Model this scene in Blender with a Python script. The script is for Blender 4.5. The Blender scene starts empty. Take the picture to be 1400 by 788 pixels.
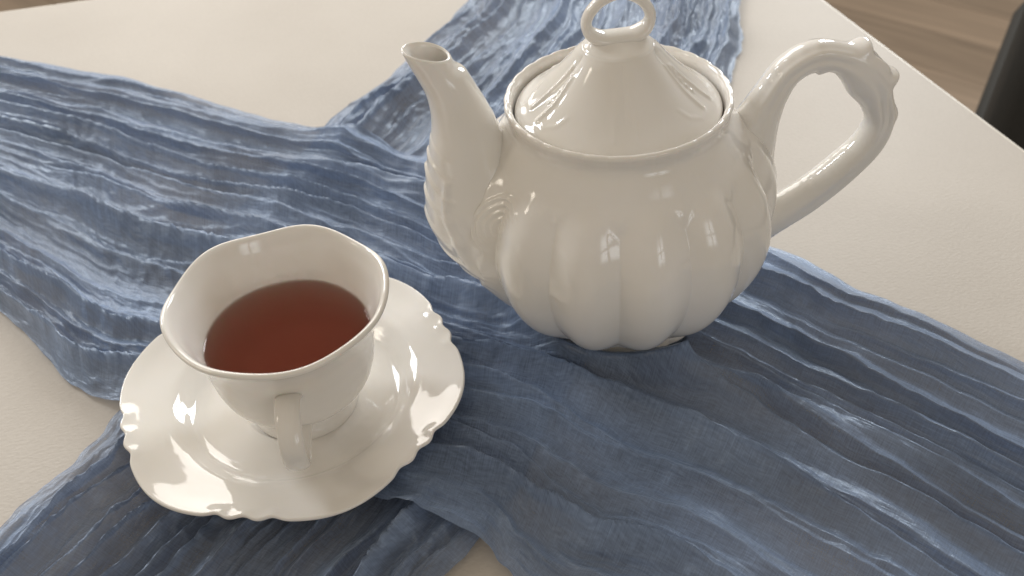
import bpy, math, random
import numpy as np
from mathutils import Matrix, Vector

scene = bpy.context.scene
R = math.radians

# ------------------------------------------------------------------ camera
CAM_H = 0.30
pitch, roll = R(42.0), R(-2.0)
cam_data = bpy.data.cameras.new('camera')
cam = bpy.data.objects.new('camera', cam_data)
scene.collection.objects.link(cam)
fw = Vector((0, math.cos(pitch), -math.sin(pitch)))
r0 = Vector((1, 0, 0)); u0 = r0.cross(fw)
rt = r0 * math.cos(roll) + u0 * math.sin(roll)
up = -r0 * math.sin(roll) + u0 * math.cos(roll)
M = Matrix.Identity(4)
for i in range(3):
    M[i][0] = rt[i]; M[i][1] = up[i]; M[i][2] = -fw[i]
M[0][3], M[1][3], M[2][3] = 0.0, 0.0, CAM_H
cam.matrix_world = M
cam_data.sensor_width = 36.0
cam_data.lens = 36.0 * 1200.0 / 1400.0
cam_data.clip_start = 0.01
cam_data.clip_end = 60.0
cam_data.dof.use_dof = True
cam_data.dof.focus_distance = 0.345
cam_data.dof.aperture_fstop = 13.0
scene.camera = cam

# ------------------------------------------------------------------ world and window light
world = bpy.data.worlds.new('World'); scene.world = world
world.use_nodes = True
bg = world.node_tree.nodes['Background']
bg.inputs[0].default_value = (1.0, 0.865, 0.70, 1)
bg.inputs[1].default_value = 0.47


def window_light(name, az, el, dist, w, h, power, color, stripes=0, soft=False, bars=False):
    """daylight falling in through one window beyond the far side of the table"""
    d = Vector((math.sin(R(az)) * math.cos(R(el)), math.cos(R(az)) * math.cos(R(el)), math.sin(R(el))))
    L = bpy.data.lights.new(name, 'AREA')
    L.shape = 'RECTANGLE'; L.size = w; L.size_y = h
    L.energy = power; L.color = color
    o = bpy.data.objects.new(name, L); scene.collection.objects.link(o)
    o.location = d * dist + Vector((0, 0.25, 0.05))
    flat = Vector((d.x, d.y, 0)).normalized()
    o.rotation_euler = (-flat).to_track_quat('-Z', 'Y').to_euler()
    if stripes:
        L.use_nodes = True
        nt = L.node_tree; em = nt.nodes['Emission']
        geo = nt.nodes.new('ShaderNodeNewGeometry')
        sep = nt.nodes.new('ShaderNodeSeparateXYZ')
        nt.links.new(geo.outputs['Parametric'], sep.inputs[0])
        m = nt.nodes.new('ShaderNodeMath'); m.operation = 'MULTIPLY'; m.inputs[1].default_value = stripes * 2 * math.pi
        nt.links.new(sep.outputs['Y'], m.inputs[0])
        s = nt.nodes.new('ShaderNodeMath'); s.operation = 'SINE'
        nt.links.new(m.outputs[0], s.inputs[0])
        a = nt.nodes.new('ShaderNodeMath'); a.operation = 'MULTIPLY_ADD'
        a.inputs[1].default_value = 0.16; a.inputs[2].default_value = 1.0
        nt.links.new(s.outputs[0], a.inputs[0])
        nt.links.new(a.outputs[0], em.inputs['Strength'])
    if soft:
        L.use_nodes = True
        nt = L.node_tree; em = nt.nodes['Emission']
        geo = nt.nodes.new('ShaderNodeNewGeometry')
        sep = nt.nodes.new('ShaderNodeSeparateXYZ'); nt.links.new(geo.outputs['Parametric'], sep.inputs[0])
        prod = None
        for ax in ('X', 'Y'):
            m = nt.nodes.new('ShaderNodeMath'); m.operation = 'PINGPONG'; m.inputs[1].default_value = 0.5
            nt.links.new(sep.outputs[ax], m.inputs[0])
            q = nt.nodes.new('ShaderNodeMapRange'); q.interpolation_type = 'SMOOTHSTEP'
            q.inputs['From Max'].default_value = 0.30
            nt.links.new(m.outputs[0], q.inputs['Value'])
            if prod is None: prod = q
            else:
                x = nt.nodes.new('ShaderNodeMath'); x.operation = 'MULTIPLY'
                nt.links.new(prod.outputs[0], x.inputs[0]); nt.links.new(q.outputs[0], x.inputs[1]); prod = x
        nt.links.new(prod.outputs[0], em.inputs['Strength'])
    if bars:                                   # one mullion and one transom across the panes
        L.use_nodes = True
        nt = L.node_tree; em = nt.nodes['Emission']
        src = em.inputs['Strength'].links[0].from_socket if em.inputs['Strength'].links else None
        geo = nt.nodes.new('ShaderNodeNewGeometry')
        sep = nt.nodes.new('ShaderNodeSeparateXYZ'); nt.links.new(geo.outputs['Parametric'], sep.inputs[0])
        for ax, c, wd in (('X', 0.5, 0.035), ('Y', 0.62, 0.03)):
            m = nt.nodes.new('ShaderNodeMath'); m.operation = 'SUBTRACT'; m.inputs[1].default_value = c
            nt.links.new(sep.outputs[ax], m.inputs[0])
            a = nt.nodes.new('ShaderNodeMath'); a.operation = 'ABSOLUTE'; nt.links.new(m.outputs[0], a.inputs[0])
            g = nt.nodes.new('ShaderNodeMath'); g.operation = 'GREATER_THAN'; g.inputs[1].default_value = wd
            nt.links.new(a.outputs[0], g.inputs[0])
            if src is None: src = g.outputs[0]
            else:
                x = nt.nodes.new('ShaderNodeMath'); x.operation = 'MULTIPLY'
                nt.links.new(src, x.inputs[0]); nt.links.new(g.outputs[0], x.inputs[1]); src = x.outputs[0]
        nt.links.new(src, em.inputs['Strength'])
    return o


window_light('window_light_blinds', -17, 27, 2.2, 1.25, 0.95, 27, (1.0, 0.955, 0.90), 16)
window_light('window_light_clear', 27, 27, 2.2, 0.45, 0.85, 30, (0.92, 0.965, 1.0), bars=True)
window_light('window_light_narrow', -52, 26, 2.3, 0.36, 0.85, 26, (0.94, 0.97, 1.0), bars=True)
window_light('window_light_side', -92, 30, 2.4, 0.55, 0.70, 12, (1.0, 0.90, 0.76), soft=True)
window_light('window_light_behind', 148, 14, 2.6, 1.30, 1.20, 17, (0.90, 0.95, 1.0), soft=True, bars=True)

vs = scene.view_settings
vs.view_transform = 'Standard'; vs.look = 'None'; vs.gamma = 1.0; vs.exposure = -0.14
vs.use_curve_mapping = False
scene.render.engine = 'CYCLES'
scene.cycles.max_bounces = 12
scene.cycles.volume_bounces = 3
scene.cycles.transparent_max_bounces = 16

# ------------------------------------------------------------------ helpers
def link(o, parent=None):
    scene.collection.objects.link(o)
    if parent is not None:
        o.parent = parent
    return o


def mesh_obj(name, verts, faces, mat, parent=None, smooth=True, uv=None):
    me = bpy.data.meshes.new(name)
    me.from_pydata(verts, [], faces)
    me.materials.append(mat)
    if uv is not None:
        lay = me.uv_layers.new(name='uv')
        vi = np.empty(len(me.loops), dtype=np.int32); me.loops.foreach_get('vertex_index', vi)
        lay.data.foreach_set('uv', np.asarray(uv, dtype=np.float32)[vi].ravel())
    if smooth:
        me.polygons.foreach_set('use_smooth', [True] * len(me.polygons))
    me.update()
    return link(bpy.data.objects.new(name, me), parent)


def grid_faces(nu, nv, cu=False, cv=False, off=0):
    iu = np.arange(nu if cu else nu - 1); iv = np.arange(nv if cv else nv - 1)
    a, b = np.meshgrid(iu, iv, indexing='ij')
    a2 = (a + 1) % nu; b2 = (b + 1) % nv
    f = np.stack([a * nv + b, a2 * nv + b, a2 * nv + b2, a * nv + b2], -1).reshape(-1, 4) + off
    return f.tolist()


def grid_obj(name, P, mat, parent=None, cu=False, cv=False, uv=None, flip=False, caps=()):
    nu, nv = P.shape[:2]
    f = grid_faces(nu, nv, cu, cv)
    if flip:
        f = [q[::-1] for q in f]
    verts = P.reshape(-1, 3)
    extra = []
    n = len(verts)
    for c in caps:      # close row c (over v) with a fan
        ring = [(c % nu) * nv + j for j in range(nv)]
        ctr = verts[ring].mean(0); extra.append(ctr)
        ci = n + len(extra) - 1
        for j in range(nv):
            q = [ring[j], ring[(j + 1) % nv], ci]
            if (c == 0) == flip: q = q[::-1]
            f.append(q[::-1] if c == 0 else q)
    if extra:
        verts = np.vstack([verts, np.array(extra)])
        if uv is not None:
            uv = np.vstack([uv.reshape(-1, 2), np.zeros((len(extra), 2))])
    return mesh_obj(name, verts.tolist(), f, mat, parent, uv=None if uv is None else uv.reshape(-1, 2))


def empty(name, loc=(0, 0, 0), rz=0.0, ry=0.0):
    o = bpy.data.objects.new(name, None); link(o)
    o.empty_display_size = 0.02
    o.location = loc; o.rotation_euler = (0, ry, rz)
    return o


def tag(o, label, cat, group=None):
    o['label'] = label; o['category'] = cat
    if group: o['group'] = group
    return o


def catmull(pts, n):
    p = np.asarray(pts, float)
    seg = np.linalg.norm(np.diff(p[:, :3], axis=0), axis=1) ** 0.5
    t = np.concatenate([[0], np.cumsum(seg)])
    q = np.linspace(0, t[-1], n)
    # monotone-ish cubic hermite with centripetal tangents
    m = np.zeros_like(p)
    for i in range(len(p)):
        if i == 0: m[i] = (p[1] - p[0]) / (t[1] - t[0])
        elif i == len(p) - 1: m[i] = (p[-1] - p[-2]) / (t[-1] - t[-2])
        else:
            a = (p[i] - p[i - 1]) / (t[i] - t[i - 1]); b = (p[i + 1] - p[i]) / (t[i + 1] - t[i])
            wa = t[i + 1] - t[i]; wb = t[i] - t[i - 1]
            m[i] = (a * wa + b * wb) / (wa + wb)
    k = np.clip(np.searchsorted(t, q, 'right') - 1, 0, len(p) - 2)
    h = (t[k + 1] - t[k])[:, None]; x = ((q - t[k]) / (t[k + 1] - t[k]))[:, None]
    return ((2 * x**3 - 3 * x**2 + 1) * p[k] + (x**3 - 2 * x**2 + x) * h * m[k]
            + (-2 * x**3 + 3 * x**2) * p[k + 1] + (x**3 - x**2) * h * m[k + 1])


def sstep(a, b, x):
    t = np.clip((x - a) / (b - a), 0, 1)
    return t * t * (3 - 2 * t)


def lathe(profile, n, th_n):
    c = catmull(profile, n)
    th = np.linspace(0, 2 * np.pi, th_n, endpoint=False)
    r = np.repeat(c[:, :1], th_n, 1); z = np.repeat(c[:, 1:2], th_n, 1)
    return r, z, np.repeat(th[None], n, 0)


def polar(r, z, th):
    return np.stack([r * np.cos(th), r * np.sin(th), z], -1)


def seg_dist(x, y, pl):
    """distance from points to a 2D polyline"""
    d = np.full(x.shape, 1e9)
    for (ax, ay), (bx, by) in zip(pl[:-1], pl[1:]):
        vx, vy = bx - ax, by - ay
        t = np.clip(((x - ax) * vx + (y - ay) * vy) / (vx * vx + vy * vy + 1e-12), 0, 1)
        d = np.minimum(d, np.hypot(x - ax - t * vx, y - ay - t * vy))
    return d


def ridge(x, y, pl, w, h):
    return h * np.exp(-(seg_dist(x, y, pl) / w) ** 2)


def spiral(cx, cy, r1, r2, a0, a1, n=26):
    t = np.linspace(0, 1, n)
    rr = r1 + (r2 - r1) * t; a = a0 + (a1 - a0) * t
    return list(zip(cx + rr * np.cos(a), cy + rr * np.sin(a)))


_rng = np.random.RandomState(7)
_perm = _rng.permutation(512)
_gx = np.cos(np.linspace(0, 2 * np.pi, 64, endpoint=False)); _gy = np.sin(np.linspace(0, 2 * np.pi, 64, endpoint=False))


def perlin(x, y, seed=0):
    xi = np.floor(x).astype(int); yi = np.floor(y).astype(int)
    xf = x - xi; yf = y - yi
    def g(ix, iy, dx, dy):
        h = _perm[(_perm[(ix + seed * 37) % 512] + iy) % 512] % 64
        return _gx[h] * dx + _gy[h] * dy
    u = xf**3 * (xf * (xf * 6 - 15) + 10); v = yf**3 * (yf * (yf * 6 - 15) + 10)
    a = g(xi, yi, xf, yf); b = g(xi + 1, yi, xf - 1, yf)
    c = g(xi, yi + 1, xf, yf - 1); d = g(xi + 1, yi + 1, xf - 1, yf - 1)
    return (a * (1 - u) + b * u) * (1 - v) + (c * (1 - u) + d * u) * v


# ------------------------------------------------------------------ materials
def new_mat(name):
    m = bpy.data.materials.new(name); m.use_nodes = True
    nt = m.node_tree
    return m, nt, nt.nodes['Principled BSDF'], nt.nodes, nt.links


def porcelain():
    m, nt, p, N, L = new_mat('white_porcelain')
    p.inputs['Base Color'].default_value = (0.80, 0.775, 0.735, 1)
    p.inputs['Roughness'].default_value = 0.10
    p.inputs['IOR'].default_value = 1.52
    p.inputs['Subsurface Weight'].default_value = 0.10
    p.inputs['Subsurface Radius'].default_value = (0.004, 0.003, 0.002)
    p.inputs['Subsurface Scale'].default_value = 0.5
    tc = N.new('ShaderNodeTexCoord')
    no = N.new('ShaderNodeTexNoise'); no.inputs['Scale'].default_value = 55; no.inputs['Detail'].default_value = 2
    L.new(tc.outputs['Object'], no.inputs['Vector'])
    b = N.new('ShaderNodeBump'); b.inputs['Strength'].default_value = 0.12; b.inputs['Distance'].default_value = 0.0015
    L.new(no.outputs[0], b.inputs['Height']); L.new(b.outputs[0], p.inputs['Normal'])
    n3 = N.new('ShaderNodeTexNoise'); n3.inputs['Scale'].default_value = 22; n3.inputs['Detail'].default_value = 4
    L.new(tc.outputs['Object'], n3.inputs['Vector'])
    cr = N.new('ShaderNodeValToRGB')
    cr.color_ramp.elements[0].position = 0.35; cr.color_ramp.elements[0].color = (0.775, 0.750, 0.700, 1)
    cr.color_ramp.elements[1].position = 0.65; cr.color_ramp.elements[1].color = (0.815, 0.795, 0.765, 1)
    L.new(n3.outputs[0], cr.inputs[0]); L.new(cr.outputs[0], p.inputs['Base Color'])
    n2 = N.new('ShaderNodeTexNoise'); n2.inputs['Scale'].default_value = 30; n2.inputs['Detail'].default_value = 5
    L.new(tc.outputs['Object'], n2.inputs['Vector'])
    mr = N.new('ShaderNodeMapRange'); mr.inputs['To Min'].default_value = 0.03; mr.inputs['To Max'].default_value = 0.08
    L.new(n2.outputs[0], mr.inputs['Value']); L.new(mr.outputs[0], p.inputs['Roughness'])
    return m


def tabletop_mat():
    m, nt, p, N, L = new_mat('cream_textured_laminate')
    tc = N.new('ShaderNodeTexCoord')
    mp = N.new('ShaderNodeMapping'); mp.inputs['Scale'].default_value = (1.0, 1.6, 1.0)
    L.new(tc.outputs['Object'], mp.inputs['Vector'])
    n1 = N.new('ShaderNodeTexNoise'); n1.inputs['Scale'].default_value = 480; n1.inputs['Detail'].default_value = 3
    L.new(mp.outputs[0], n1.inputs['Vector'])
    n2 = N.new('ShaderNodeTexNoise'); n2.inputs['Scale'].default_value = 9; n2.inputs['Detail'].default_value = 6
    L.new(tc.outputs['Object'], n2.inputs['Vector'])
    cr = N.new('ShaderNodeValToRGB')
    cr.color_ramp.elements[0].position = 0.3; cr.color_ramp.elements[0].color = (0.540, 0.500, 0.448, 1)
    cr.color_ramp.elements[1].position = 0.7; cr.color_ramp.elements[1].color = (0.595, 0.555, 0.502, 1)
    L.new(n2.outputs[0], cr.inputs[0])
    mx = N.new('ShaderNodeMixRGB'); mx.blend_type = 'MULTIPLY'; mx.inputs[0].default_value = 0.12
    L.new(cr.outputs[0], mx.inputs[1]); L.new(n1.outputs[0], mx.inputs[2])
    L.new(mx.outputs[0], p.inputs['Base Color'])
    p.inputs['Roughness'].default_value = 0.55
    p.inputs['Specular IOR Level'].default_value = 0.22
    b = N.new('ShaderNodeBump'); b.inputs['Strength'].default_value = 0.28; b.inputs['Distance'].default_value = 0.0006
    L.new(n1.outputs[0], b.inputs['Height']); L.new(b.outputs[0], p.inputs['Normal'])
    return m


def gauze(name, base, alpha, seed):
    """thin crinkled viscose: tightly woven satin threads, a little see-through"""
    m, nt, p, N, L = new_mat(name)
    uv = N.new('ShaderNodeUVMap'); uv.uv_map = 'uv'
    def noise(sx, sy, detail=2):
        mp = N.new('ShaderNodeMapping'); mp.inputs['Scale'].default_value = (sx, sy, 1)
        mp.inputs['Location'].default_value = (seed, seed * 1.7, seed)
        L.new(uv.outputs[0], mp.inputs['Vector'])
        n = N.new('ShaderNodeTexNoise'); n.inputs['Scale'].default_value = 1.0; n.inputs['Detail'].default_value = detail
        L.new(mp.outputs[0], n.inputs['Vector'])
        return n
    weft = noise(180, 1700)        # threads along the strip
    warp = noise(1700, 180)        # threads across
    add = N.new('ShaderNodeMath'); add.operation = 'ADD'
    L.new(weft.outputs[0], add.inputs[0]); L.new(warp.outputs[0], add.inputs[1])
    hl = N.new('ShaderNodeMath'); hl.operation = 'MULTIPLY'; hl.inputs[1].default_value = 0.5
    L.new(add.outputs[0], hl.inputs[0])
    blot = noise(14, 40, 4)
    cr = N.new('ShaderNodeValToRGB')
    cr.color_ramp.elements[0].position = 0.32; cr.color_ramp.elements[0].color = tuple(c * 0.82 for c in base) + (1,)
    cr.color_ramp.elements[1].position = 0.68; cr.color_ramp.elements[1].color = tuple(min(1, c * 1.2) for c in base) + (1,)
    L.new(blot.outputs[0], cr.inputs[0])
    mx = N.new('ShaderNodeMixRGB'); mx.blend_type = 'OVERLAY'; mx.inputs[0].default_value = 0.45
    L.new(cr.outputs[0], mx.inputs[1]); L.new(hl.outputs[0], mx.inputs[2])
    L.new(mx.outputs[0], p.inputs['Base Color'])
    p.inputs['Roughness'].default_value = 0.34
    p.inputs['Specular IOR Level'].default_value = 0.7
    p.inputs['Specular Tint'].default_value = (0.75, 0.87, 1.0, 1)
    p.inputs['Sheen Weight'].default_value = 0.55
    p.inputs['Sheen Roughness'].default_value = 0.35
    p.inputs['Sheen Tint'].default_value = (0.66, 0.80, 1.0, 1)
    b = N.new('ShaderNodeBump'); b.inputs['Strength'].default_value = 0.55; b.inputs['Distance'].default_value = 0.0004
    L.new(hl.outputs[0], b.inputs['Height'])
    # fine crinkles too small for the mesh
    ck = noise(55, 330, 3)
    ab = N.new('ShaderNodeMath'); ab.operation = 'SUBTRACT'; ab.inputs[1].default_value = 0.5
    L.new(ck.outputs[0], ab.inputs[0])
    ab2 = N.new('ShaderNodeMath'); ab2.operation = 'ABSOLUTE'; L.new(ab.outputs[0], ab2.inputs[0])
    b2 = N.new('ShaderNodeBump'); b2.invert = True; b2.inputs['Strength'].default_value = 0.8; b2.inputs['Distance'].default_value = 0.0016
    L.new(ab2.outputs[0], b2.inputs['Height']); L.new(b.outputs[0], b2.inputs['Normal'])
    L.new(b2.outputs[0], p.inputs['Normal'])
    # back-lit glow through the thin cloth
    tr = N.new('ShaderNodeBsdfTranslucent'); tr.inputs['Color'].default_value = tuple(base) + (1,)
    m1 = N.new('ShaderNodeMixShader'); m1.inputs[0].default_value = 0.15
    L.new(p.outputs[0], m1.inputs[1]); L.new(tr.outputs[0], m1.inputs[2])
    # gaps between the threads: the weave closes up where the cloth is seen along its surface
    tp = N.new('ShaderNodeBsdfTransparent'); tp.inputs['Color'].default_value = (0.98, 0.98, 1.0, 1)
    mr = N.new('ShaderNodeMapRange'); mr.inputs['From Min'].default_value = 0.35; mr.inputs['From Max'].default_value = 0.65
    mr.inputs['To Min'].default_value = alpha - 0.10; mr.inputs['To Max'].default_value = alpha + 0.10
    L.new(hl.outputs[0], mr.inputs['Value'])
    dn = noise(9, 34, 3)
    dm = N.new('ShaderNodeMapRange'); dm.inputs['From Min'].default_value = 0.35; dm.inputs['From Max'].default_value = 0.65
    dm.inputs['To Min'].default_value = -0.16; dm.inputs['To Max'].default_value = 0.12
    L.new(dn.outputs[0], dm.inputs['Value'])
    da = N.new('ShaderNodeMath'); da.operation = 'ADD'
    L.new(mr.outputs[0], da.inputs[0]); L.new(dm.outputs[0], da.inputs[1]); mr = da
    lw = N.new('ShaderNodeLayerWeight'); lw.inputs['Blend'].default_value = 0.5
    cov = N.new('ShaderNodeMath'); cov.operation = 'MULTIPLY_ADD'; cov.use_clamp = True; cov.inputs[1].default_value = 0.30
    L.new(lw.outputs['Facing'], cov.inputs[0]); L.new(mr.outputs[0], cov.inputs[2])
    m2 = N.new('ShaderNodeMixShader')
    L.new(cov.outputs[0], m2.inputs[0]); L.new(tp.outputs[0], m2.inputs[1]); L.new(m1.outputs[0], m2.inputs[2])
    L.new(m2.outputs[0], N['Material Output'].inputs['Surface'])
    return m


def tea_mat():
    m, nt, p, N, L = new_mat('black_tea')
    N.remove(p)
    tp = N.new('ShaderNodeBsdfTransparent')
    gl = N.new('ShaderNodeBsdfGlossy'); gl.inputs['Roughness'].default_value = 0.02
    fr = N.new('ShaderNodeFresnel'); fr.inputs['IOR'].default_value = 1.33
    mx = N.new('ShaderNodeMixShader')
    L.new(fr.outputs[0], mx.inputs[0]); L.new(tp.outputs[0], mx.inputs[1]); L.new(gl.outputs[0], mx.inputs[2])
    L.new(mx.outputs[0], N['Material Output'].inputs['Surface'])
    ab = N.new('ShaderNodeVolumeAbsorption'); ab.inputs['Color'].default_value = (0.84, 0.34, 0.18, 1)
    ab.inputs['Density'].default_value = 46
    sc = N.new('ShaderNodeVolumeScatter'); sc.inputs['Color'].default_value = (0.95, 0.38, 0.24, 1); sc.inputs['Density'].default_value = 17
    ad = N.new('ShaderNodeAddShader')
    L.new(ab.outputs[0], ad.inputs[0]); L.new(sc.outputs[0], ad.inputs[1])
    L.new(ad.outputs[0], N['Material Output'].inputs['Volume'])
    return m


def plank_mat(tone):
    m, nt, p, N, L = new_mat('wood_laminate')
    tc = N.new('ShaderNodeTexCoord')
    oi = N.new('ShaderNodeObjectInfo')
    ofs = N.new('ShaderNodeVectorMath'); ofs.operation = 'ADD'
    L.new(tc.outputs['Object'], ofs.inputs[0]); L.new(oi.outputs['Random'], ofs.inputs[1])
    mp = N.new('ShaderNodeMapping'); mp.inputs['Scale'].default_value = (2.2, 26, 1)
    L.new(ofs.outputs[0], mp.inputs['Vector'])
    n = N.new('ShaderNodeTexNoise'); n.inputs['Scale'].default_value = 1; n.inputs['Detail'].default_value = 6; n.inputs['Distortion'].default_value = 0.6
    L.new(mp.outputs[0], n.inputs['Vector'])
    cr = N.new('ShaderNodeValToRGB')
    cr.color_ramp.elements[0].position = 0.3; cr.color_ramp.elements[0].color = tuple(c * 0.80 for c in tone) + (1,)
    cr.color_ramp.elements[1].position = 0.72; cr.color_ramp.elements[1].color = tuple(c * 1.14 for c in tone) + (1,)
    L.new(n.outputs[0], cr.inputs[0])
    hs = N.new('ShaderNodeHueSaturation')
    mr = N.new('ShaderNodeMapRange'); mr.inputs['To Min'].default_value = 0.85; mr.inputs['To Max'].default_value = 1.12
    L.new(oi.outputs['Random'], mr.inputs['Value']); L.new(mr.outputs[0], hs.inputs['Value'])
    L.new(cr.outputs[0], hs.inputs['Color']); L.new(hs.outputs[0], p.inputs['Base Color'])
    p.inputs['Roughness'].default_value = 0.45
    return m


def plain(name, col, rough, bump_scale=None, bump=0.2):
    m, nt, p, N, L = new_mat(name)
    p.inputs['Roughness'].default_value = rough
    tc = N.new('ShaderNodeTexCoord')
    n = N.new('ShaderNodeTexNoise'); n.inputs['Scale'].default_value = bump_scale or 40; n.inputs['Detail'].default_value = 4
    L.new(tc.outputs['Object'], n.inputs['Vector'])
    cr = N.new('ShaderNodeValToRGB')
    cr.color_ramp.elements[0].color = tuple(c * 0.85 for c in col) + (1,)
    cr.color_ramp.elements[1].color = tuple(c * 1.15 for c in col) + (1,)
    L.new(n.outputs[0], cr.inputs[0]); L.new(cr.outputs[0], p.inputs['Base Color'])
    b = N.new('ShaderNodeBump'); b.inputs['Strength'].default_value = bump; b.inputs['Distance'].default_value = 0.001
    L.new(n.outputs[0], b.inputs['Height']); L.new(b.outputs[0], p.inputs['Normal'])
    return m


PORC = porcelain()
TABLE = tabletop_mat()
EDGE = plain('cream_edge_band', (0.70, 0.66, 0.58), 0.45, 60, 0.05)
BLUE = gauze('blue_grey_gauze', (0.205, 0.275, 0.415), 0.72, 0.0)
BLUE2 = gauze('blue_grey_gauze_under', (0.205, 0.268, 0.395), 0.70, 5.3)
TEA = tea_mat()
PLANK = plank_mat((0.47, 0.375, 0.295))
SUBFLOOR = plain('floor_joint', (0.05, 0.04, 0.03), 0.8)
BLACK = plain('black_chair_fabric', (0.018, 0.019, 0.018), 0.7, 300, 0.3)
BLACKMETAL = plain('black_chair_metal', (0.02, 0.02, 0.02), 0.4)

# ------------------------------------------------------------------ floor
FLOOR_Z = -0.75
fl = mesh_obj('floor', [(-4, -3, FLOOR_Z - .02), (4, -3, FLOOR_Z - .02), (4, 5, FLOOR_Z - .02), (-4, 5, FLOOR_Z - .02)],
              [(0, 1, 2, 3)], SUBFLOOR, smooth=False)
fl['kind'] = 'structure'


def box_mesh(name, sx, sy, sz, bev, mat):
    import bmesh
    bm = bmesh.new()
    bmesh.ops.create_cube(bm, size=1.0)
    bmesh.ops.scale(bm, vec=(sx, sy, sz), verts=bm.verts)
    if bev:
        bmesh.ops.bevel(bm, geom=bm.edges[:], offset=bev, segments=2, affect='EDGES', profile=0.5)
    me = bpy.data.meshes.new(name); bm.to_mesh(me); bm.free()
    me.materials.append(mat)
    return me


pl_me = box_mesh('plank', 1.196, 0.187, 0.017, 0.0015, PLANK)
fa = R(-42)
ca, sa = math.cos(fa), math.sin(fa)
rr_ = random.Random(3)
for j in range(-6, 14):
    shift = rr_.random() * 1.2
    for i in range(-3, 4):
        lx = i * 1.2 + shift; ly = j * 0.19
        x = lx * ca - ly * sa + 0.3; y = lx * sa + ly * ca + 0.9
        if not (-1.9 < x < 2.9 and -0.8 < y < 3.6):
            continue
        o = bpy.data.objects.new('plank', pl_me); link(o, fl)
        o.location = (x, y, FLOOR_Z - 0.0085 + 0.0008 * rr_.random()); o.rotation_euler = (0, 0, fa)

# ------------------------------------------------------------------ table
corner = Vector((0.2005, 0.856, 0)); ax_x = Vector((-0.9656, -0.2600, 0)); ax_y = Vector((0.2600, -0.9656, 0))
TW, TD, TT = 1.35, 0.95, 0.028
tctr = corner + ax_x * TW / 2 + ax_y * TD / 2
trot = math.atan2(ax_y.x, -ax_y.y)
table = tag(empty('table', (tctr.x, tctr.y, FLOOR_Z), trot), 'cream textured tabletop with square edges under the blue scarves', 'table')


def table_box(name, sx, sy, sz, loc, mat, bev):
    o = bpy.data.objects.new(name, box_mesh(name, sx, sy, sz, bev, mat)); link(o, table)
    o.location = loc
    return o


table_box('tabletop', TW - 0.004, TD - 0.004, TT, (0, 0, -FLOOR_Z - TT / 2), TABLE, 0.0012)
for sx, sy, lx, ly in ((TW, 0.002, 0, TD / 2 - .001), (TW, 0.002, 0, -TD / 2 + .001),
                       (0.002, TD - .004, TW / 2 - .001, 0), (0.002, TD - .004, -TW / 2 + .001, 0)):
    table_box('edge_band', sx, sy, TT - 0.001, (lx, ly, -FLOOR_Z - TT / 2 - .0002), EDGE, 0.0004)
for sx in (-1, 1):
    for sy in (-1, 1):
        table_box('leg', 0.05, 0.05, -FLOOR_Z - TT, (sx * (TW / 2 - .06), sy * (TD / 2 - .06), (-FLOOR_Z - TT) / 2), EDGE, 0.003)

# ------------------------------------------------------------------ places of the porcelain
POT = np.array([0.0505, 0.316]); POT_Z = 0.0060; POT_ROT = R(6); POT_TILT = R(-2.6)   # leans a little on the bunched cloth
SAU = np.array([-0.0950, 0.2560]); SAU_Z = 0.0050
CUP = np.array([-0.0915, 0.2540])


def saucer_under(r):
    return np.interp(r, [0, .030, .034, .046, .055, .0735], [0.0045, 0.0045, 0.0055, 0.0070, 0.0125, 0.0195])


def pot_under(r):
    return np.interp(r, [0, .0405, .0420, .048, .055, .062, .067, .075], [0.005, 0.005, 0.0130, 0.0185, 0.026, 0.037, 0.055, 0.09])


# ------------------------------------------------------------------ scarves
def resample_edge(pts, s):
    p = np.asarray(pts, float)
    return catmull(np.c_[p, np.zeros(len(p))], len(s))[:, :2]


def ridged(n, k=2.2):
    return np.clip(1 - np.abs(n) * k, 0, 1)


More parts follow.
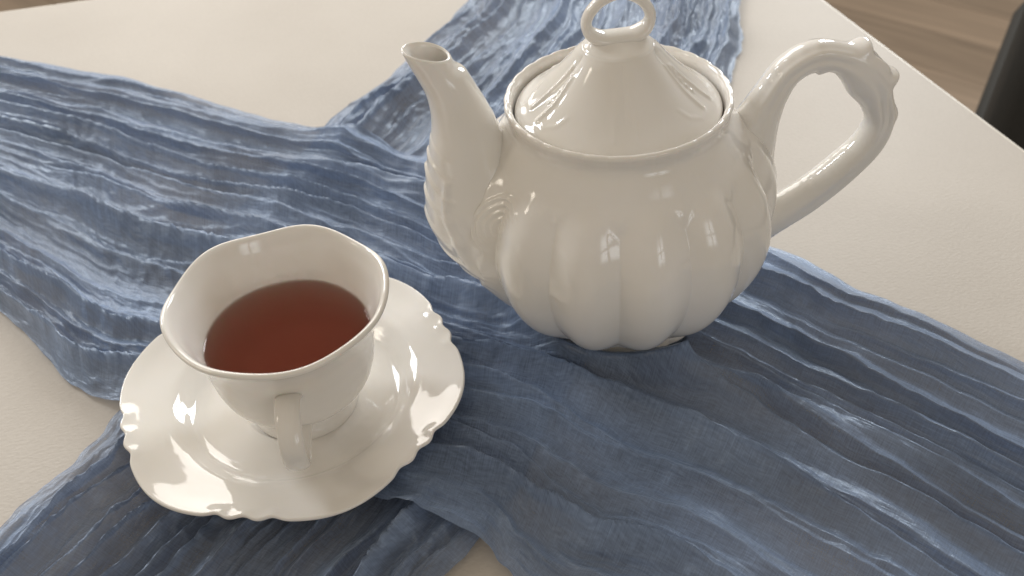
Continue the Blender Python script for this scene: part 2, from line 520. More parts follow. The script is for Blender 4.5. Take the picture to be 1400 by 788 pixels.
def scarf(name, edge_a, edge_b, mat, seed, step_u, step_v, shear, amps, base_fn=None, flat_fn=None):
    A = catmull(np.c_[np.asarray(edge_a, float), np.zeros(len(edge_a))], 400)[:, :2]
    B = catmull(np.c_[np.asarray(edge_b, float), np.zeros(len(edge_b))], 400)[:, :2]
    mid = (A + B) / 2
    length = np.linalg.norm(np.diff(mid, axis=0), axis=1).sum()
    width = np.linalg.norm(A - B, axis=1).mean()
    nu = int(length / step_u); nv = int(width / step_v)
    tt = np.linspace(0, 1, 400); ti = np.linspace(0, 1, nu)
    A = np.stack([np.interp(ti, tt, A[:, k]) for k in (0, 1)], -1)
    B = np.stack([np.interp(ti, tt, B[:, k]) for k in (0, 1)], -1)
    vv = np.linspace(0, 1, nv)
    U = np.repeat((ti * length)[:, None], nv, 1); V = np.repeat((vv * width)[None], nu, 0)
    # small irregularities of the two hems
    ea = 0.009 * perlin(U[:, 0] / .07, U[:, 0] * 0 + 3.3, seed) + 0.0022 * perlin(U[:, 0] / .017, U[:, 0] * 0 + 1.3, seed)
    eb = 0.009 * perlin(U[:, 0] / .07, U[:, 0] * 0 + 7.1, seed) + 0.0022 * perlin(U[:, 0] / .017, U[:, 0] * 0 + 9.3, seed)
    dirn = (B - A) / np.linalg.norm(B - A, axis=1)[:, None]
    A = A + dirn * ea[:, None]; B = B + dirn * eb[:, None]
    XY = A[:, None] * (1 - vv[None, :, None]) + B[:, None] * vv[None, :, None]
    # wandering of the pleats
    wv = V + 0.016 * perlin(U / .26, V / .16, seed + 1) + 0.0025 * perlin(U / .06, V / .06, seed + 2) + 0.0010 * perlin(U / .018, V / .02, seed + 12)
    big = ridged(perlin(U / .75 + 11, wv / .034, seed + 3), 3.6) ** 1.5
    med = ridged(perlin(U / .34 + 5, wv / .018, seed + 4), 3.6) ** 1.7
    wu = U + 0.5 * V + 0.008 * perlin(U / .03, V / .02, seed + 8)
    sml = ridged(perlin(wu / .070, wv / .010, seed + 5), 3.0) ** 1.5
    cri = ridged(perlin(U / .040 + V / .03, V / .012 - U / .06, seed + 6), 2.6) ** 1.5
    fin = ridged(perlin(wu / .020, wv / .0046, seed + 7), 2.4)
    act = np.clip(0.55 + 1.5 * perlin(U / .10, V / .05, seed + 9), 0.05, 1.3)
    act2 = np.clip(0.45 + 1.6 * perlin(U / .08 + 3, V / .045, seed + 10), 0.0, 1.2)
    swell = perlin(U / .25, V / .07, seed + 11) + .5
    crs = ridged(perlin(U / .13 + 2, wv / .014, seed + 13), 4.5) ** 2.0
    flat = np.ones_like(U) if flat_fn is None else flat_fn(XY[..., 0], XY[..., 1])
    # long continuous pleats, each with its own height, width and lean
    right_ = sstep(0.02, 0.12, XY[..., 0]) * shear[3]
    rng = np.random.RandomState(seed + 100)
    npl = shear[0]
    pleat = np.zeros_like(U); fold = np.zeros_like(U)
    u1 = U[:, :1]
    for k in range(npl):
        vk = (k + 0.5 + rng.uniform(-.38, .38)) / npl * width
        vk = vk + 0.010 * perlin(u1 / .22, u1 * 0 + k * 3.7 + .4, seed + 20) + 0.0030 * perlin(u1 / .05, u1 * 0 + k * 5.1 + .3, seed + 21) + 0.0009 * perlin(u1 / .014, u1 * 0 + k * 2.3, seed + 22)
        hk = np.clip(0.66 + 1.0 * perlin(u1 / .20 + k * 9.1, u1 * 0 + k * 1.9 + .7, seed + 23), 0.06, 1.2) * rng.uniform(.55, 1.15)
        wk = rng.uniform(.0019, .0042) * (1 + 0.9 * right_) * (1 + 0.5 * perlin(u1 / .12, u1 * 0 + k * 4.3, seed + 24))
        d = wv - vk
        pr = 0.66 * np.exp(-np.abs(d) / wk) + 0.34 / (1 + (d / (wk * 1.5)) ** 2) ** 1.5
        lk = np.clip(shear[2] + 0.8 * rng.uniform(-1, 1) + 0.8 * perlin(u1 / .3, u1 * 0 + k * 6.7, seed + 25) + 0.75 * right_, -1, 1)
        pleat = np.maximum(pleat, hk * pr) * 0.7 + (pleat + hk * pr) * 0.3
        fold += lk * hk * pr ** 1.3
    rip = ridged(perlin(U / .011 + V / .02, wv / .012, seed + 30), 2.2) * np.clip(pleat, 0, 1) ** 0.7
    left_ = 1 - sstep(0.00, 0.08, XY[..., 0])
    crk = ridged(perlin(U / .085 + .25 * V / .01 + 4, wv / .0068, seed + 31), 3.6) ** 1.8
    crk2 = ridged(perlin(U / .017 - V / .012, V / .016 + U / .05, seed + 32), 3.0) ** 1.6
    extra = left_ * (0.0021 * crk * act + 0.0006 * crk2 * act2) if shear[3] else 0.0024 * crk * act + 0.0008 * crk2 * act2
    h = extra * flat + (amps[0] * pleat * (1 + 0.25 * right_) + amps[1] * med * act + amps[2] * sml * act + amps[3] * rip * act2 + amps[4] * fin * act2 + 0.0010 * crs * act + 0.0022 * swell) * flat
    if shear[3]:
        # a fold bunched up against the teapot's foot
        h = h + ridge(XY[..., 0], XY[..., 1], [(-.004, .318), (.006, .296), (.022, .279), (.045, .2695), (.068, .266)], .0060, .0120)
        tail = ridge(XY[..., 0], XY[..., 1], [(.060, .267), (.085, .259), (.12, .241), (.17, .206), (.24, .15)], .0052, .0110)
        h = h + tail * (1 - 0.8 * sstep(.07, .20, XY[..., 0]))
    fold = shear[1] * fold * flat
    # hems lie lower
    hem = sstep(0, .010, V) * sstep(0, .010, width - V)
    h = h * (0.35 + 0.65 * hem) + 0.0006
    X = XY[..., 0] + dirn[:, None, 0] * (fold * hem)
    Y = XY[..., 1] + dirn[:, None, 1] * (fold * hem)
    Z = h.copy()
    if base_fn is not None:
        Z = Z + base_fn(X, Y)
    # the crockery presses the cloth down
    def cap(Z, c, under, rmax):
        d = np.hypot(X - c[0], Y - c[1])
        lim = under(d) - 0.0007
        return np.where(d < rmax, np.minimum(Z, lim), Z)
    Z = cap(Z, SAU, saucer_under, 0.0735)
    Z = cap(Z, POT, pot_under, 0.080)
    P = np.stack([X, Y, Z], -1)
    uv = np.stack([U, V], -1)
    o = grid_obj(name, P, mat, uv=uv)
    return o, P


upper_A = [(-0.520, .640), (-0.374, .606), (-0.282, .574), (-0.200, .532), (-0.118, .486), (-0.050, .437), (0.045, .395), (0.140, .354), (0.181, .315), (0.233, .270), (0.310, .205)]
upper_B = [(-0.420, .440), (-0.259, .327), (-0.214, .285), (-0.178, .262), (-0.120, .232), (-0.062, .206), (-0.018, .181), (-0.004, .172), (0.030, .148), (0.090, .100), (0.150, .045)]


def flat_under(x, y):
    # pressed flat where the other scarf and the crockery lie on it
    a_ = np.array(upper_A); b_ = np.array(upper_B)
    ya = np.interp(x, a_[:, 0], a_[:, 1]); yb = np.interp(x, b_[:, 0], b_[:, 1])
    return 1 - 0.72 * sstep(-0.01, 0.03, ya - y) * sstep(-0.01, 0.03, y - yb)


under_L = [(0.030, .785), (-0.021, .682), (-0.068, .586), (-0.119, .490), (-0.158, .380), (-0.173, .262), (-0.191, .229), (-0.206, .198), (-0.245, .115)]
under_R = [(0.205, .745), (0.188, .664), (0.174, .602), (0.155, .538), (0.100, .420), (0.042, .300), (-0.014, .190), (-0.034, .166), (-0.085, .085)]
s_under, Pu = scarf('scarf', under_L, under_R, BLUE2, 21, 0.0013, 0.0007, (19, 0.0060, -0.25, 0),
                    (0.0120, 0.0022, 0.0012, 0.0016, 0.0006), None, flat_under)
tag(s_under, 'blue gauze scarf lying underneath, running behind the teapot spout and lid', 'scarf', 'crinkled blue scarves crossed on the table')

# raster of the lower scarf so that the upper one rides over it
G0 = np.array([-0.45, 0.0]); GS = 0.003; GN = (320, 270)
ht = np.zeros(GN)
gi = np.clip(((Pu[..., 0] - G0[0]) / GS).astype(int), 0, GN[0] - 1); gj = np.clip(((Pu[..., 1] - G0[1]) / GS).astype(int), 0, GN[1] - 1)
np.maximum.at(ht, (gi.ravel(), gj.ravel()), Pu[..., 2].ravel())
dil = ht.copy()
for dx in (-1, 0, 1):
    for dy in (-1, 0, 1):
        dil = np.maximum(dil, np.roll(np.roll(ht, dx, 0), dy, 1))
ht = dil
for _ in range(24):
    ht = (ht + np.roll(ht, 1, 0) + np.roll(ht, -1, 0) + np.roll(ht, 1, 1) + np.roll(ht, -1, 1)) / 5
ht = np.maximum(ht, dil * 0.85)


def lower_height(x, y):
    fx = np.clip((x - G0[0]) / GS - .5, 0, GN[0] - 2.001); fy = np.clip((y - G0[1]) / GS - .5, 0, GN[1] - 2.001)
    i = fx.astype(int); j = fy.astype(int); a = fx - i; b = fy - j
    return (ht[i, j] * (1 - a) * (1 - b) + ht[i + 1, j] * a * (1 - b) + ht[i, j + 1] * (1 - a) * b + ht[i + 1, j + 1] * a * b) * 1.03


def flat_upper(x, y):
    # the sheer, smoother stretch in front of the teapot
    d = ((x - 0.040) / 0.075) ** 2 + ((y - 0.205) / 0.030) ** 2
    return 1 - 0.15 * np.exp(-d)


s_upper, Pp = scarf('scarf', upper_A, upper_B, BLUE, 3, 0.0013, 0.0007, (19, 0.0080, -0.20, 1),
                    (0.0128, 0.0014, 0.0010, 0.0014, 0.0006), lower_height, flat_upper)
tag(s_upper, 'blue gauze scarf lying on top, directly under the saucer and the teapot', 'scarf', 'crinkled blue scarves crossed on the table')

# ------------------------------------------------------------------ teapot
pot = tag(empty('teapot', (POT[0], POT[1], POT_Z), POT_ROT, POT_TILT), 'glossy white porcelain teapot with lobed belly, curved spout and ornate handle', 'teapot')
NL = 14
prof = [(0.0, 0.006), (0.030, 0.005), (0.0345, 0.0005), (0.0380, 0.0), (0.0400, 0.0010), (0.0398, 0.0030), (0.0378, 0.0055), (0.0372, 0.0075),
        (0.0405, 0.0098), (0.0480, 0.0142), (0.0552, 0.0215), (0.0615, 0.0315), (0.0662, 0.0435), (0.0682, 0.0555), (0.0672, 0.0675), (0.0640, 0.0775),
        (0.0598, 0.0850), (0.0553, 0.0915), (0.0510, 0.0970), (0.0478, 0.1015), (0.0454, 0.1055), (0.0452, 0.1085), (0.0458, 0.1108),
        (0.0462, 0.1122), (0.0459, 0.1135), (0.0449, 0.1139), (0.0438, 0.1131), (0.0430, 0.1110), (0.0426, 0.1080), (0.0420, 0.1062), (0.0385, 0.1054), (0.0376, 0.1010), (0.044, 0.092), (0.056, 0.07)]
r, z, th = lathe(prof, 420, 784)
i_rim = int(np.argmax(z[:, 0]))
out = (np.arange(420) < i_rim)[:, None].astype(float) * np.ones_like(r)
front = R(-90) - POT_ROT - R(5)               # local angle that faces the near side
t = ((th - front) / (2 * np.pi) * NL) % 1.0   # 0 at a groove
tc_ = np.abs(t - 0.5) * 2                     # 0 lobe centre .. 1 groove
arch = 0.0885 - 0.0045 * tc_ ** 2.5
lobe_amt = sstep(0.0075, -0.001, z - arch) * sstep(0.0080, 0.020, z) * out
bul = 0.5 * (1 - tc_ ** 2.4) + 0.5 * (0.5 + 0.5 * np.cos(np.pi * tc_))
r = r + lobe_amt * (0.0046 * bul - 0.0036)
r = r - out * (1 - lobe_amt) * 0.0010 * sstep(0.075, 0.082, z) * (1 - sstep(0.092, 0.102, z))
# scalloped foot
foot = np.exp(-((z - 0.002) / 0.0035) ** 2) * (np.arange(420) < 130)[:, None]
r = r + foot * 0.0016 * np.abs(np.cos(th * 7)) * (r > 0.03)
# scalloped mouth
mouth = sstep(0.1040, 0.1120, z) * (np.arange(420) < i_rim + 14)[:, None]
sc_ = np.abs(np.cos(th * 16)) ** 0.8 - 0.6
r = r + mouth * 0.00025 * sc_
z = z + mouth * 0.00028 * sc_
# soft relief on the shoulder: shallow cartouches above some of the grooves
sx_ = ((th - front + np.pi) % (2 * np.pi) - np.pi)
for k in (-5, -3, -1, 2, 3, 5):
    a0 = k * 2 * np.pi / NL
    u_ = (((sx_ - a0 + np.pi) % (2 * np.pi)) - np.pi) * 0.058
    w_ = z - 0.0885
    msk = out * (np.abs(u_) < .03)
    am = 0.00008 if abs(k) < 4 else 0.0008
    r = r + msk * (ridge(u_, w_, spiral(0.0, 0.0, .0062, .0058, 0, 6.28), .0012, am)
                   + ridge(u_, w_, [(-.008, .001), (-.014, .006), (-.016, .012)], .0013, am * .8) + ridge(u_, w_, [(.008, -.001), (.015, -.002), (.021, .003)], .0013, am * .8))
for a_, sg in ((front - R(50), 1), (front - R(138), -1)):
    u_ = ((th - a_ + np.pi) % (2 * np.pi) - np.pi) * 0.063 * sg
    w_ = z - 0.0760
    msk = out * (np.abs(u_) < .03)
    rr_d = np.hypot(u_, w_)
    fade = sstep(-.004, .005, -u_ + w_ * .8)
    for q_, rad_ in enumerate((.0042, .0070, .0098, .0126)):
        r = r + msk * fade * (0.0010 + .0001 * q_) * np.exp(-((rr_d - rad_) / .0010) ** 2)
    r = r + msk * 0.0011 * np.exp(-(rr_d / .0022) ** 2)
body_rzt = (r, z, th, out)
pr_z = z[:i_rim].mean(1); pr_r = r[:i_rim].mean(1)
keep = pr_z > 0.012
pr_z, pr_r = pr_z[keep], pr_r[keep]
joined = []          # surfaces that grow out of the body


def sweep(path, n, m, frame_y=(0, 1, 0), shape=None):
    """path rows: x, z, half width in plane, half width across; swept in the local XZ plane"""
    c = catmull(np.c_[[(p[0], p[1], 0) for p in path], [(p[2], p[3]) for p in path]], n)
    x, zc, a, b = c[:, 0], c[:, 1], c[:, 3], c[:, 4]
    tx, tz = np.gradient(x), np.gradient(zc)
    l = np.hypot(tx, tz); tx, tz = tx / l, tz / l
    nx, nz = -tz, tx
    th = np.linspace(0, 2 * np.pi, m, endpoint=False)
    T = np.repeat(th[None], n, 0); S = np.repeat(np.linspace(0, 1, n)[:, None], m, 1)
    ca_, sb_ = np.cos(T), np.sin(T)
    A_ = a[:, None] * np.ones_like(T); B_ = b[:, None] * np.ones_like(T)
    if shape is not None:
        A_, B_, dx = shape(S, T, A_, B_, x, zc)
    off_n = A_ * ca_; off_y = B_ * sb_
    return np.stack([x[:, None] + nx[:, None] * off_n, off_y, zc[:, None] + nz[:, None] * off_n], -1), S, T


def grow_out(P, a, tau):
    """widen a limb smoothly where it leaves the body"""
    ctr_ = P.mean(1, keepdims=True)
    dirs = P - ctr_; dirs /= np.linalg.norm(dirs, axis=-1, keepdims=True) + 1e-9
    d = np.hypot(P[..., 0], P[..., 1]) - np.interp(P[..., 2], pr_z, pr_r)
    P = P + dirs * (a * np.exp(-np.clip(d, 0, None) / tau) * sstep(-.012, 0, d))[..., None]
    joined.append(P.reshape(-1, 3)[(d > -.0015).ravel()])
    return P


def fit_path(path):
    q = []
    for x_, z_, a_, b_ in path:
        zn = 1.0194 * z_ - 0.0072
        xn = 1.0194 * x_ - 0.0036 + 0.045 * zn
        q.append((xn, zn - 0.045 * xn, a_ * 1.02, b_ * 1.02))
    return q


# spout: (x, z, half thickness in plane, half width)
sp_path = [(-0.0400, 0.0500, 0.0180, 0.0215), (-0.0510, 0.0575, 0.0225, 0.0225), (-0.0610, 0.0700, 0.0205, 0.0205), (-0.0635, 0.0850, 0.0172, 0.0180),
           (-0.0632, 0.1000, 0.0150, 0.0155), (-0.0640, 0.1130, 0.0122, 0.0128), (-0.0670, 0.1255, 0.0097, 0.0103), (-0.0706, 0.1350, 0.0087, 0.0089), (-0.0742, 0.1430, 0.0086, 0.0082)]


def spout_shape(S, T, A_, B_, x, zc):
    # shell-like scales up the outer side of the spout, and scrolls at the sides of its root
    side = np.cos(T)          # +1 = outer side (towards -x)
    sc = np.zeros_like(S)
    ringed = (S - 0.10) / 0.075 + 0.9 * np.abs(np.sin(T)) ** 1.5
    w = sstep(0.25, 0.75, side) * sstep(0.08, 0.16, S) * (1 - sstep(0.50, 0.66, S))
    f = ringed % 1.0
    sc += w * 0.0011 * (f ** 1.6) * (1 - sstep(.88, 1.0, f))
    u_ = ((T + np.pi) % (2 * np.pi) - np.pi)
    for sg in (1, -1):
        uu = u_ * sg - 1.62
        X_ = uu * 0.019; Y_ = (S - 0.26) * 0.115
        sc += ridge(X_, Y_, [(-.0100, .002), (-.013, .012), (-.012, .024)], .0016, .0011)
        sc += ridge(X_, Y_, [(-.010, .000), (-.012, -.010), (-.008, -.020)], .0026, .0020)
        sc += ridge(X_, Y_, [(-.002, -.002), (-.003, -.012), (.002, -.022)], .0026, .0020)
    return A_ + sc, B_ + sc, None


P, S, T = sweep(fit_path(sp_path), 200, 160, shape=spout_shape)
P = grow_out(P, 0.0030, 0.0050)
# the lip is cut so that the pouring side stands higher
tip = sstep(0.84, 1.0, S)
P[..., 2] += tip * (-(P[..., 0] - P[-1, :, 0].mean())) * 0.72
P[..., 0] -= tip * 0.0022 * sstep(0.0, 1.0, np.cos(T))
# inside of the spout
n_in = 46
last = P[-1]
ctr = last.mean(0)
inner = []
ax_ = np.array([0.10, 0, -1.0]); ax_ /= np.linalg.norm(ax_)
for q in range(1, n_in):
    f = q / (n_in - 1)
    if q < 7:
        g = q / 6.0                                     # rounded lip
        inner.append(ctr + (last - ctr) * (1 - 0.17 * g) + np.array([0, 0, 1]) * 0.0007 * math.sin(g * math.pi) - np.array([0, 0, 0.0004 * g]))
    else:
        g = (q - 6) / (n_in - 7.0)
        inner.append(ctr + (last - ctr) * 0.83 * (1 - 0.12 * g) * np.array([1, 1, 1 - g]) + np.array([0.011 * g ** 0.9 * (1 + .4 * g), 0, -0.030 * g]))
P = np.vstack([P, np.array(inner)])
grid_obj('spout', P, PORC, pot, cv=True, flip=False, caps=(0,))

# handle
hd_path = [(0.0530, 0.0580, 0.0120, 0.0120), (0.0560, 0.0740, 0.0118, 0.0110), (0.0572, 0.0890, 0.0105, 0.0095), (0.0590, 0.1015, 0.0090, 0.0082), (0.0628, 0.1130, 0.0068, 0.0072), (0.0680, 0.1225, 0.0060, 0.0068), (0.0775, 0.1278, 0.0062, 0.0068),
           (0.0880, 0.1262, 0.0062, 0.0070), (0.0965, 0.1215, 0.0080, 0.0080), (0.1025, 0.1150, 0.0088, 0.0080), (0.1085, 0.1060, 0.0068, 0.0072), (0.1125, 0.0960, 0.0060, 0.0070), (0.1105, 0.0850, 0.0062, 0.0072),
           (0.1015, 0.0725, 0.0066, 0.0078), (0.0880, 0.0590, 0.0072, 0.0080), (0.0660, 0.0430, 0.0085, 0.0090)]


def handle_shape(S, T, A_, B_, x, zc):
    sc = np.zeros_like(S)
    out_side = np.cos(T)      # +1 = upper, outer side
    u_ = ((T + np.pi) % (2 * np.pi) - np.pi)
    # ribs along the sides and an acanthus thumb rest
    for sg in (1, -1):
        sc += 0.0007 * np.exp(-((u_ * sg - 0.95) / 0.22) ** 2) - 0.0006 * np.exp(-((u_ * sg - 1.5) / 0.25) ** 2)
    sc *= sstep(0.05, 0.15, S) * (1 - sstep(0.9, 0.98, S))
    def s_at(x0, z0):
        (xa, za, _, _), = fit_path([(x0, z0, 0, 0)])
        return np.argmin(np.hypot(x - xa, zc - za)) / (len(x) - 1.0)
    arc = np.concatenate([[0], np.cumsum(np.hypot(np.diff(x), np.diff(zc)))])[:, None] * np.ones_like(S)
    def a_at(x0, z0):
        return arc[int(round(s_at(x0, z0) * (len(x) - 1))), 0]
    pk, kn = a_at(0.0930, 0.1240), a_at(0.1050, 0.1110)
    topw = sstep(0.55, 1.0, out_side)
    sc += topw * (0.0036 * np.exp(-((arc - pk) / 0.0026) ** 2) + 0.0034 * np.exp(-((arc - kn) / 0.0026) ** 2))
    mid_ = 0.5 * (pk + kn)
    sc += np.exp(-((np.abs(u_) - 0.62) / 0.20) ** 2) * 0.0019 * np.exp(-((arc - mid_) / 0.0062) ** 2)
    sc += 0.0005 * np.exp(-((np.abs(u_) - 1.5) / 0.5) ** 2) * np.exp(-((arc - mid_) / 0.010) ** 2)
    # leaf veins below the rest and a small notch further down
    for q_ in range(3):
        sc -= 0.0006 * np.exp(-((np.abs(u_) - (0.45 + 0.55 * q_) - (arc - kn) * 18) / 0.10) ** 2) * sstep(kn, kn + .006, arc) * (1 - sstep(kn + .014, kn + .022, arc))
    sc += topw * 0.0013 * np.exp(-((arc - kn - .016) / 0.0030) ** 2)
    # little beads along the inside of the lower arm and the top
    for s0 in np.linspace(0.20, 0.40, 9):
        sc += 0.0003 * np.exp(-(((S - s0) * .26) / .0020) ** 2) * np.exp(-((u_ + .3) / .35) ** 2)
    for s0 in np.linspace(0.80, 0.93, 8):
        sc += 0.0003 * np.exp(-(((S - s0) * .26) / .0026) ** 2 - ((np.abs(u_) - np.pi + .3) / .5) ** 2)
    sc += 0.0016 * np.exp(-((arc - pk + .014) / 0.004) ** 2) * sstep(.5, 1, -out_side)
    return A_ + sc, B_ + sc, None


P, S, T = sweep(fit_path(hd_path), 420, 96, shape=handle_shape)
P = grow_out(P, 0.0018, 0.0040)
grid_obj('handle', P, PORC, pot, cv=True, flip=False, caps=(0, -1))

# body, drawn out a little where spout and handle meet it
from mathutils.kdtree import KDTree
r, z, th, out = body_rzt
jp = np.vstack(joined)[::2]
kd = KDTree(len(jp))
for q_, p_ in enumerate(jp): kd.insert(p_, q_)
kd.balance()
P = polar(r, z, th)
for a_lo, a_hi in ((R(128), R(232)), (R(-38), R(38))):
    dth = (th - a_lo) % (2 * np.pi)
    sel = np.argwhere((dth < (a_hi - a_lo)) & (out > 0) & (z > 0.02) & (z < 0.106))
    for i_, j_ in sel:
        d_ = kd.find(P[i_, j_])[2]
        if d_ < 0.02:
            r[i_, j_] += 0.0022 * math.exp(-d_ / 0.0038)
P = polar(r, z, th)
grid_obj('body', P, PORC, pot, cv=True, flip=True, caps=(0,))

# ------------------------------------------------------------------ teapot lid
LID_Z = 0.1068
lp = [(0.0, -0.004), (0.030, -0.004), (0.0355, -0.003), (0.0374, 0.0003), (0.0416, 0.0006), (0.0421, 0.0014), (0.0417, 0.0026), (0.0400, 0.0040), (0.0362, 0.0064), (0.0314, 0.0100),
      (0.0260, 0.0148), (0.0210, 0.0200), (0.0172, 0.0245), (0.0148, 0.0276), (0.0138, 0.0287), (0.0118, 0.0291), (0.0060, 0.0296), (0.0, 0.0296)]
r, z, th = lathe(lp, 300, 560)
NF = 5
fl_w = sstep(0.0050, 0.014, z) * (1 - sstep(0.0255, 0.0290, z)) * (r > 0.010)
tt_ = ((th - front - R(4)) / (2 * np.pi) * NF) % 1.0      # a shallow hollow faces the near side
cc = np.abs(tt_ - 0.5) * 2
slope = np.cos(np.clip(cc, 0, 1) * np.pi * 0.5) ** 0.9
frontness = np.cos((th - front) / 2) ** 6
r = r + fl_w * (1 - 0.75 * frontness) * (0.0030 * slope - 0.0018) * (0.5 + 0.5 * r / 0.03)
for k in range(NF):
    a0 = front + R(4) + k * 2 * np.pi / NF          # hollow between two panels
    u0_ = ((th - a0 + np.pi) % (2 * np.pi)) - np.pi
    U_ = u0_ * np.maximum(r, .006); W_ = r
    m_ = (z > 0.0030) * (np.abs(u0_) < 0.7) * (0.15 if k == 0 else 1.0)
    bumps = np.zeros_like(r)
    for q in range(5):
        bumps += 0.0006 * np.exp(-((U_ - .0012) ** 2 + (W_ - (0.0200 + q * 0.0024)) ** 2) / (0.0008 ** 2))
    bumps += ridge(U_, W_, [(-.0045, .035), (-.0035, .027), (-.0015, .019)], .0011, .0007)
    bumps += ridge(U_, W_, [(.0045, .036), (.0045, .029), (.0025, .021)], .0011, .0007)
    bumps += ridge(U_, W_, [(.0060, .0355), (.0105, .0365), (.0140, .0345), (.0150, .0315)], .0012, .00022)
    bumps += ridge(U_, W_, [(-.0060, .0355), (-.0105, .0365), (-.0140, .0345), (-.0150, .0315)], .0012, .00022)
    z = z + m_ * bumps * 0.8; r = r + m_ * bumps * 0.6
P = polar(r, z, th)
lid = grid_obj('lid', P, PORC, pot, cv=True, flip=True)
lid.location = (0, 0, LID_Z)
lid['label'] = 'conical fluted lid with an open loop knob'

# knob: open rounded-triangle loop standing across, wide end down
kz0 = 0.0288
ang = np.linspace(0, 2 * np.pi, 120, endpoint=False)
kc = catmull(np.array([(0, .0028, 0), (.0066, .0032, 0), (.0112, .0062, 0), (.0124, .0102, 0), (.0106, .0146, 0), (.0062, .0186, 0), (0, .0204, 0),
                       (-.0062, .0186, 0), (-.0106, .0146, 0), (-.0124, .0102, 0), (-.0112, .0062, 0), (-.0066, .0032, 0), (0, .0028, 0)]), 121)[:-1, :2]
for _ in range(4):
    kc = (np.roll(kc, 1, 0) + 2 * kc + np.roll(kc, -1, 0)) / 4
tg = np.roll(kc, -1, 0) - np.roll(kc, 1, 0); tg /= np.linalg.norm(tg, axis=1)[:, None]
nn = np.stack([tg[:, 1], -tg[:, 0]], -1)
a2 = np.linspace(0, 2 * np.pi, 36, endpoint=False)
low = np.exp(-((kc[:, 1] - .0028) / .0040) ** 2)
rad_in = 0.0021 + 0.0008 * low
rad_y = 0.0029 + 0.0022 * low
P = np.stack([kc[:, 0, None] + nn[:, 0, None] * rad_in[:, None] * np.cos(a2), rad_y[:, None] * np.sin(a2)[None],
              kc[:, 1, None] + nn[:, 1, None] * rad_in[:, None] * np.cos(a2)], -1)
P[..., 2] += kz0
np_ = [(0.0142, -0.0012), (0.0134, 0.0004), (0.0122, 0.0013), (0.0111, 0.0022), (0.0098, 0.0030), (0.0080, 0.0036), (0.0050, 0.0039), (0.0, 0.0040)]
r, z, th = lathe(np_, 40, 72)
Q = polar(r, z + kz0, th); Q[..., 1] *= np.interp(z, [0, .0032], [1.0, 0.52])
fk = grid_faces(120, 36, True, True) + [f[::-1] for f in grid_faces(40, 72, False, True, off=120 * 36)]
mesh_obj('knob', P.reshape(-1, 3).tolist() + Q.reshape(-1, 3).tolist(), fk, PORC, lid)

# ------------------------------------------------------------------ saucer
sp = [(0.0, 0.0040), (0.0180, 0.0040), (0.0225, 0.0042), (0.0240, 0.0050), (0.0262, 0.0050), (0.0330, 0.0046), (0.0400, 0.0048), (0.0440, 0.0062), (0.0480, 0.0095), (0.0520, 0.0122), (0.0570, 0.0138),
      (0.0640, 0.0156), (0.0700, 0.0174), (0.0716, 0.0176), (0.0720, 0.0166), (0.0705, 0.0152), (0.0640, 0.0132), (0.0570, 0.0113), (0.0520, 0.0096), (0.0480, 0.0065), (0.0430, 0.0030), (0.0360, 0.0018), (0.0335, 0.0002), (0.0315, 0.0), (0.0300, 0.0014), (0.0, 0.0016)]
r, z, th = lathe(sp, 260, 900)
a = th / (2 * np.pi)
NB = 6
e = sstep(0.050, 0.0716, r)
def notch(c, w, d):
    out_ = np.zeros_like(th)
    for k in range(NB):
        q = (a * NB - k - c + NB / 2) % NB - NB / 2
        out_ += d * np.exp(-(q / w) ** 2)
    return out_
ph0 = 0.40
ripple = (notch(ph0 + 0.00, 0.045, -0.0013) + notch(ph0 - 0.15, 0.045, -0.0017) + notch(ph0 + 0.15, 0.045, -0.0017)
          + notch(ph0 + 0.07, 0.05, 0.0008) + notch(ph0 - 0.07, 0.05, 0.0008))
wide = 0.0017 * np.cos((a * NB - ph0 - 0.5) * 2 * np.pi)
e2 = sstep(0.065, 0.0715, r)
r = r + e2 * ripple * 0.75 + e * wide
z = z + e * (0.0007 * np.cos((a * NB - ph0) * 2 * np.pi)) 
sau = grid_obj('saucer', polar(r, z, th), PORC, None, cv=True, flip=True)
sau.location = (SAU[0], SAU[1], SAU_Z)
tag(sau, 'white porcelain saucer with scalloped edge under the teacup', 'saucer')

# ------------------------------------------------------------------ teacup
CUP_Z = SAU_Z + 0.0042
cup = tag(empty('teacup', (CUP[0], CUP[1], CUP_Z), 0), 'white flared porcelain teacup with wavy rim holding black tea', 'teacup')
cp = [(0.0, 0.0030), (0.0180, 0.0028), (0.0200, 0.0004), (0.0215, 0.0), (0.0228, 0.0008), (0.0228, 0.0028), (0.0212, 0.0062), (0.0210, 0.0092), (0.0228, 0.0116), (0.0268, 0.0145), (0.0306, 0.0195), (0.0328, 0.0260),
      (0.0339, 0.0330), (0.0349, 0.0400), (0.0368, 0.0480), (0.0400, 0.0555), (0.0424, 0.0598), (0.0434, 0.0613), (0.0434, 0.0625), (0.0424, 0.0631), (0.0411, 0.0624), (0.0388, 0.0575), (0.0360, 0.0495), (0.0335, 0.0420),
      (0.0319, 0.0340), (0.0306, 0.0270), (0.0284, 0.0205), (0.0245, 0.0168), (0.0190, 0.0146), (0.0, 0.0138)]
r, z, th = lathe(cp, 300, 480)
e = sstep(0.022, 0.061, z)
w6 = np.cos(6 * (th - R(20)))
r = r * (1 + e * (0.009 * w6))
z = z + e ** 2 * 0.0009 * w6
grid_obj('bowl', polar(r, z, th), PORC, cup, cv=True, flip=True)
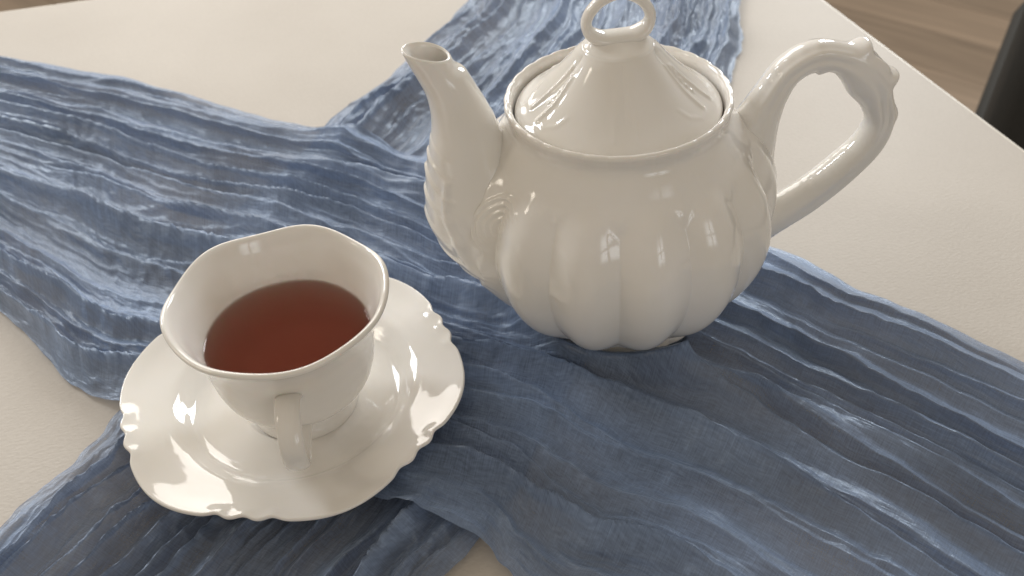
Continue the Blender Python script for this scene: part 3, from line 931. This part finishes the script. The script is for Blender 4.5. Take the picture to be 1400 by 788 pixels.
ch = [(0.0330, 0.0400, 0.0026, 0.0054), (0.0375, 0.0432, 0.0021, 0.0050), (0.0430, 0.0445, 0.0020, 0.0047), (0.0490, 0.0425, 0.0020, 0.0046), (0.0535, 0.0370, 0.0020, 0.0046), (0.0550, 0.0300, 0.0021, 0.0046), (0.0530, 0.0235, 0.0021, 0.0045), (0.0480, 0.0190, 0.0021, 0.0043),
      (0.0410, 0.0172, 0.0021, 0.0041), (0.0350, 0.0172, 0.0024, 0.0044), (0.0290, 0.0175, 0.0030, 0.0050)]
P, S, T = sweep(ch, 140, 40)
h = grid_obj('handle', P, PORC, cup, cv=True, flip=False, caps=(0, -1))
h.rotation_euler = (0, 0, R(-80))

# tea
tp_ = [(0.0, 0.0138), (0.0190, 0.0146), (0.0243, 0.0168), (0.0282, 0.0206), (0.0304, 0.0270), (0.0317, 0.0340), (0.0327, 0.0385), (0.0331, 0.0412), (0.0330, 0.0414), (0.0322, 0.0409), (0.0310, 0.0408), (0.020, 0.0408), (0.0, 0.0408)]
r, z, th = lathe(tp_, 120, 240)
e = sstep(0.022, 0.061, z); w6 = np.cos(6 * (th - R(20)))
r = r * (1 + e * (0.009 * w6)) * 1.010
P = polar(r, z, th) + np.array([CUP[0], CUP[1], CUP_Z])
tea = grid_obj('tea', P, TEA, None, cv=True, flip=True)
tag(tea, 'clear reddish brown black tea filling the white cup', 'tea')

# ------------------------------------------------------------------ chair beyond the table
chair = tag(empty('chair', (0.860, 0.934, FLOOR_Z), R(-32)), 'black upholstered chair standing on the wooden floor past the table edge', 'chair')


def chair_box(name, sx, sy, sz, loc, mat, bev, rx=0):
    o = bpy.data.objects.new(name, box_mesh(name, sx, sy, sz, bev, mat)); link(o, chair)
    o.location = loc; o.rotation_euler = (rx, 0, 0)
    me = o.data; me.polygons.foreach_set('use_smooth', [True] * len(me.polygons))
    return o


# its back is turned to the table
chair_box('backrest', 0.46, 0.07, 0.62, (0, -0.22, 0.66), BLACK, 0.03, R(3))
chair_box('seat', 0.48, 0.48, 0.10, (0, 0.03, 0.43), BLACK, 0.035)
for sx in (-1, 1):
    for sy in (-1, 1):
        chair_box('leg', 0.032, 0.032, 0.40, (sx * 0.20, 0.03 + sy * 0.19, 0.20), BLACKMETAL, 0.004)
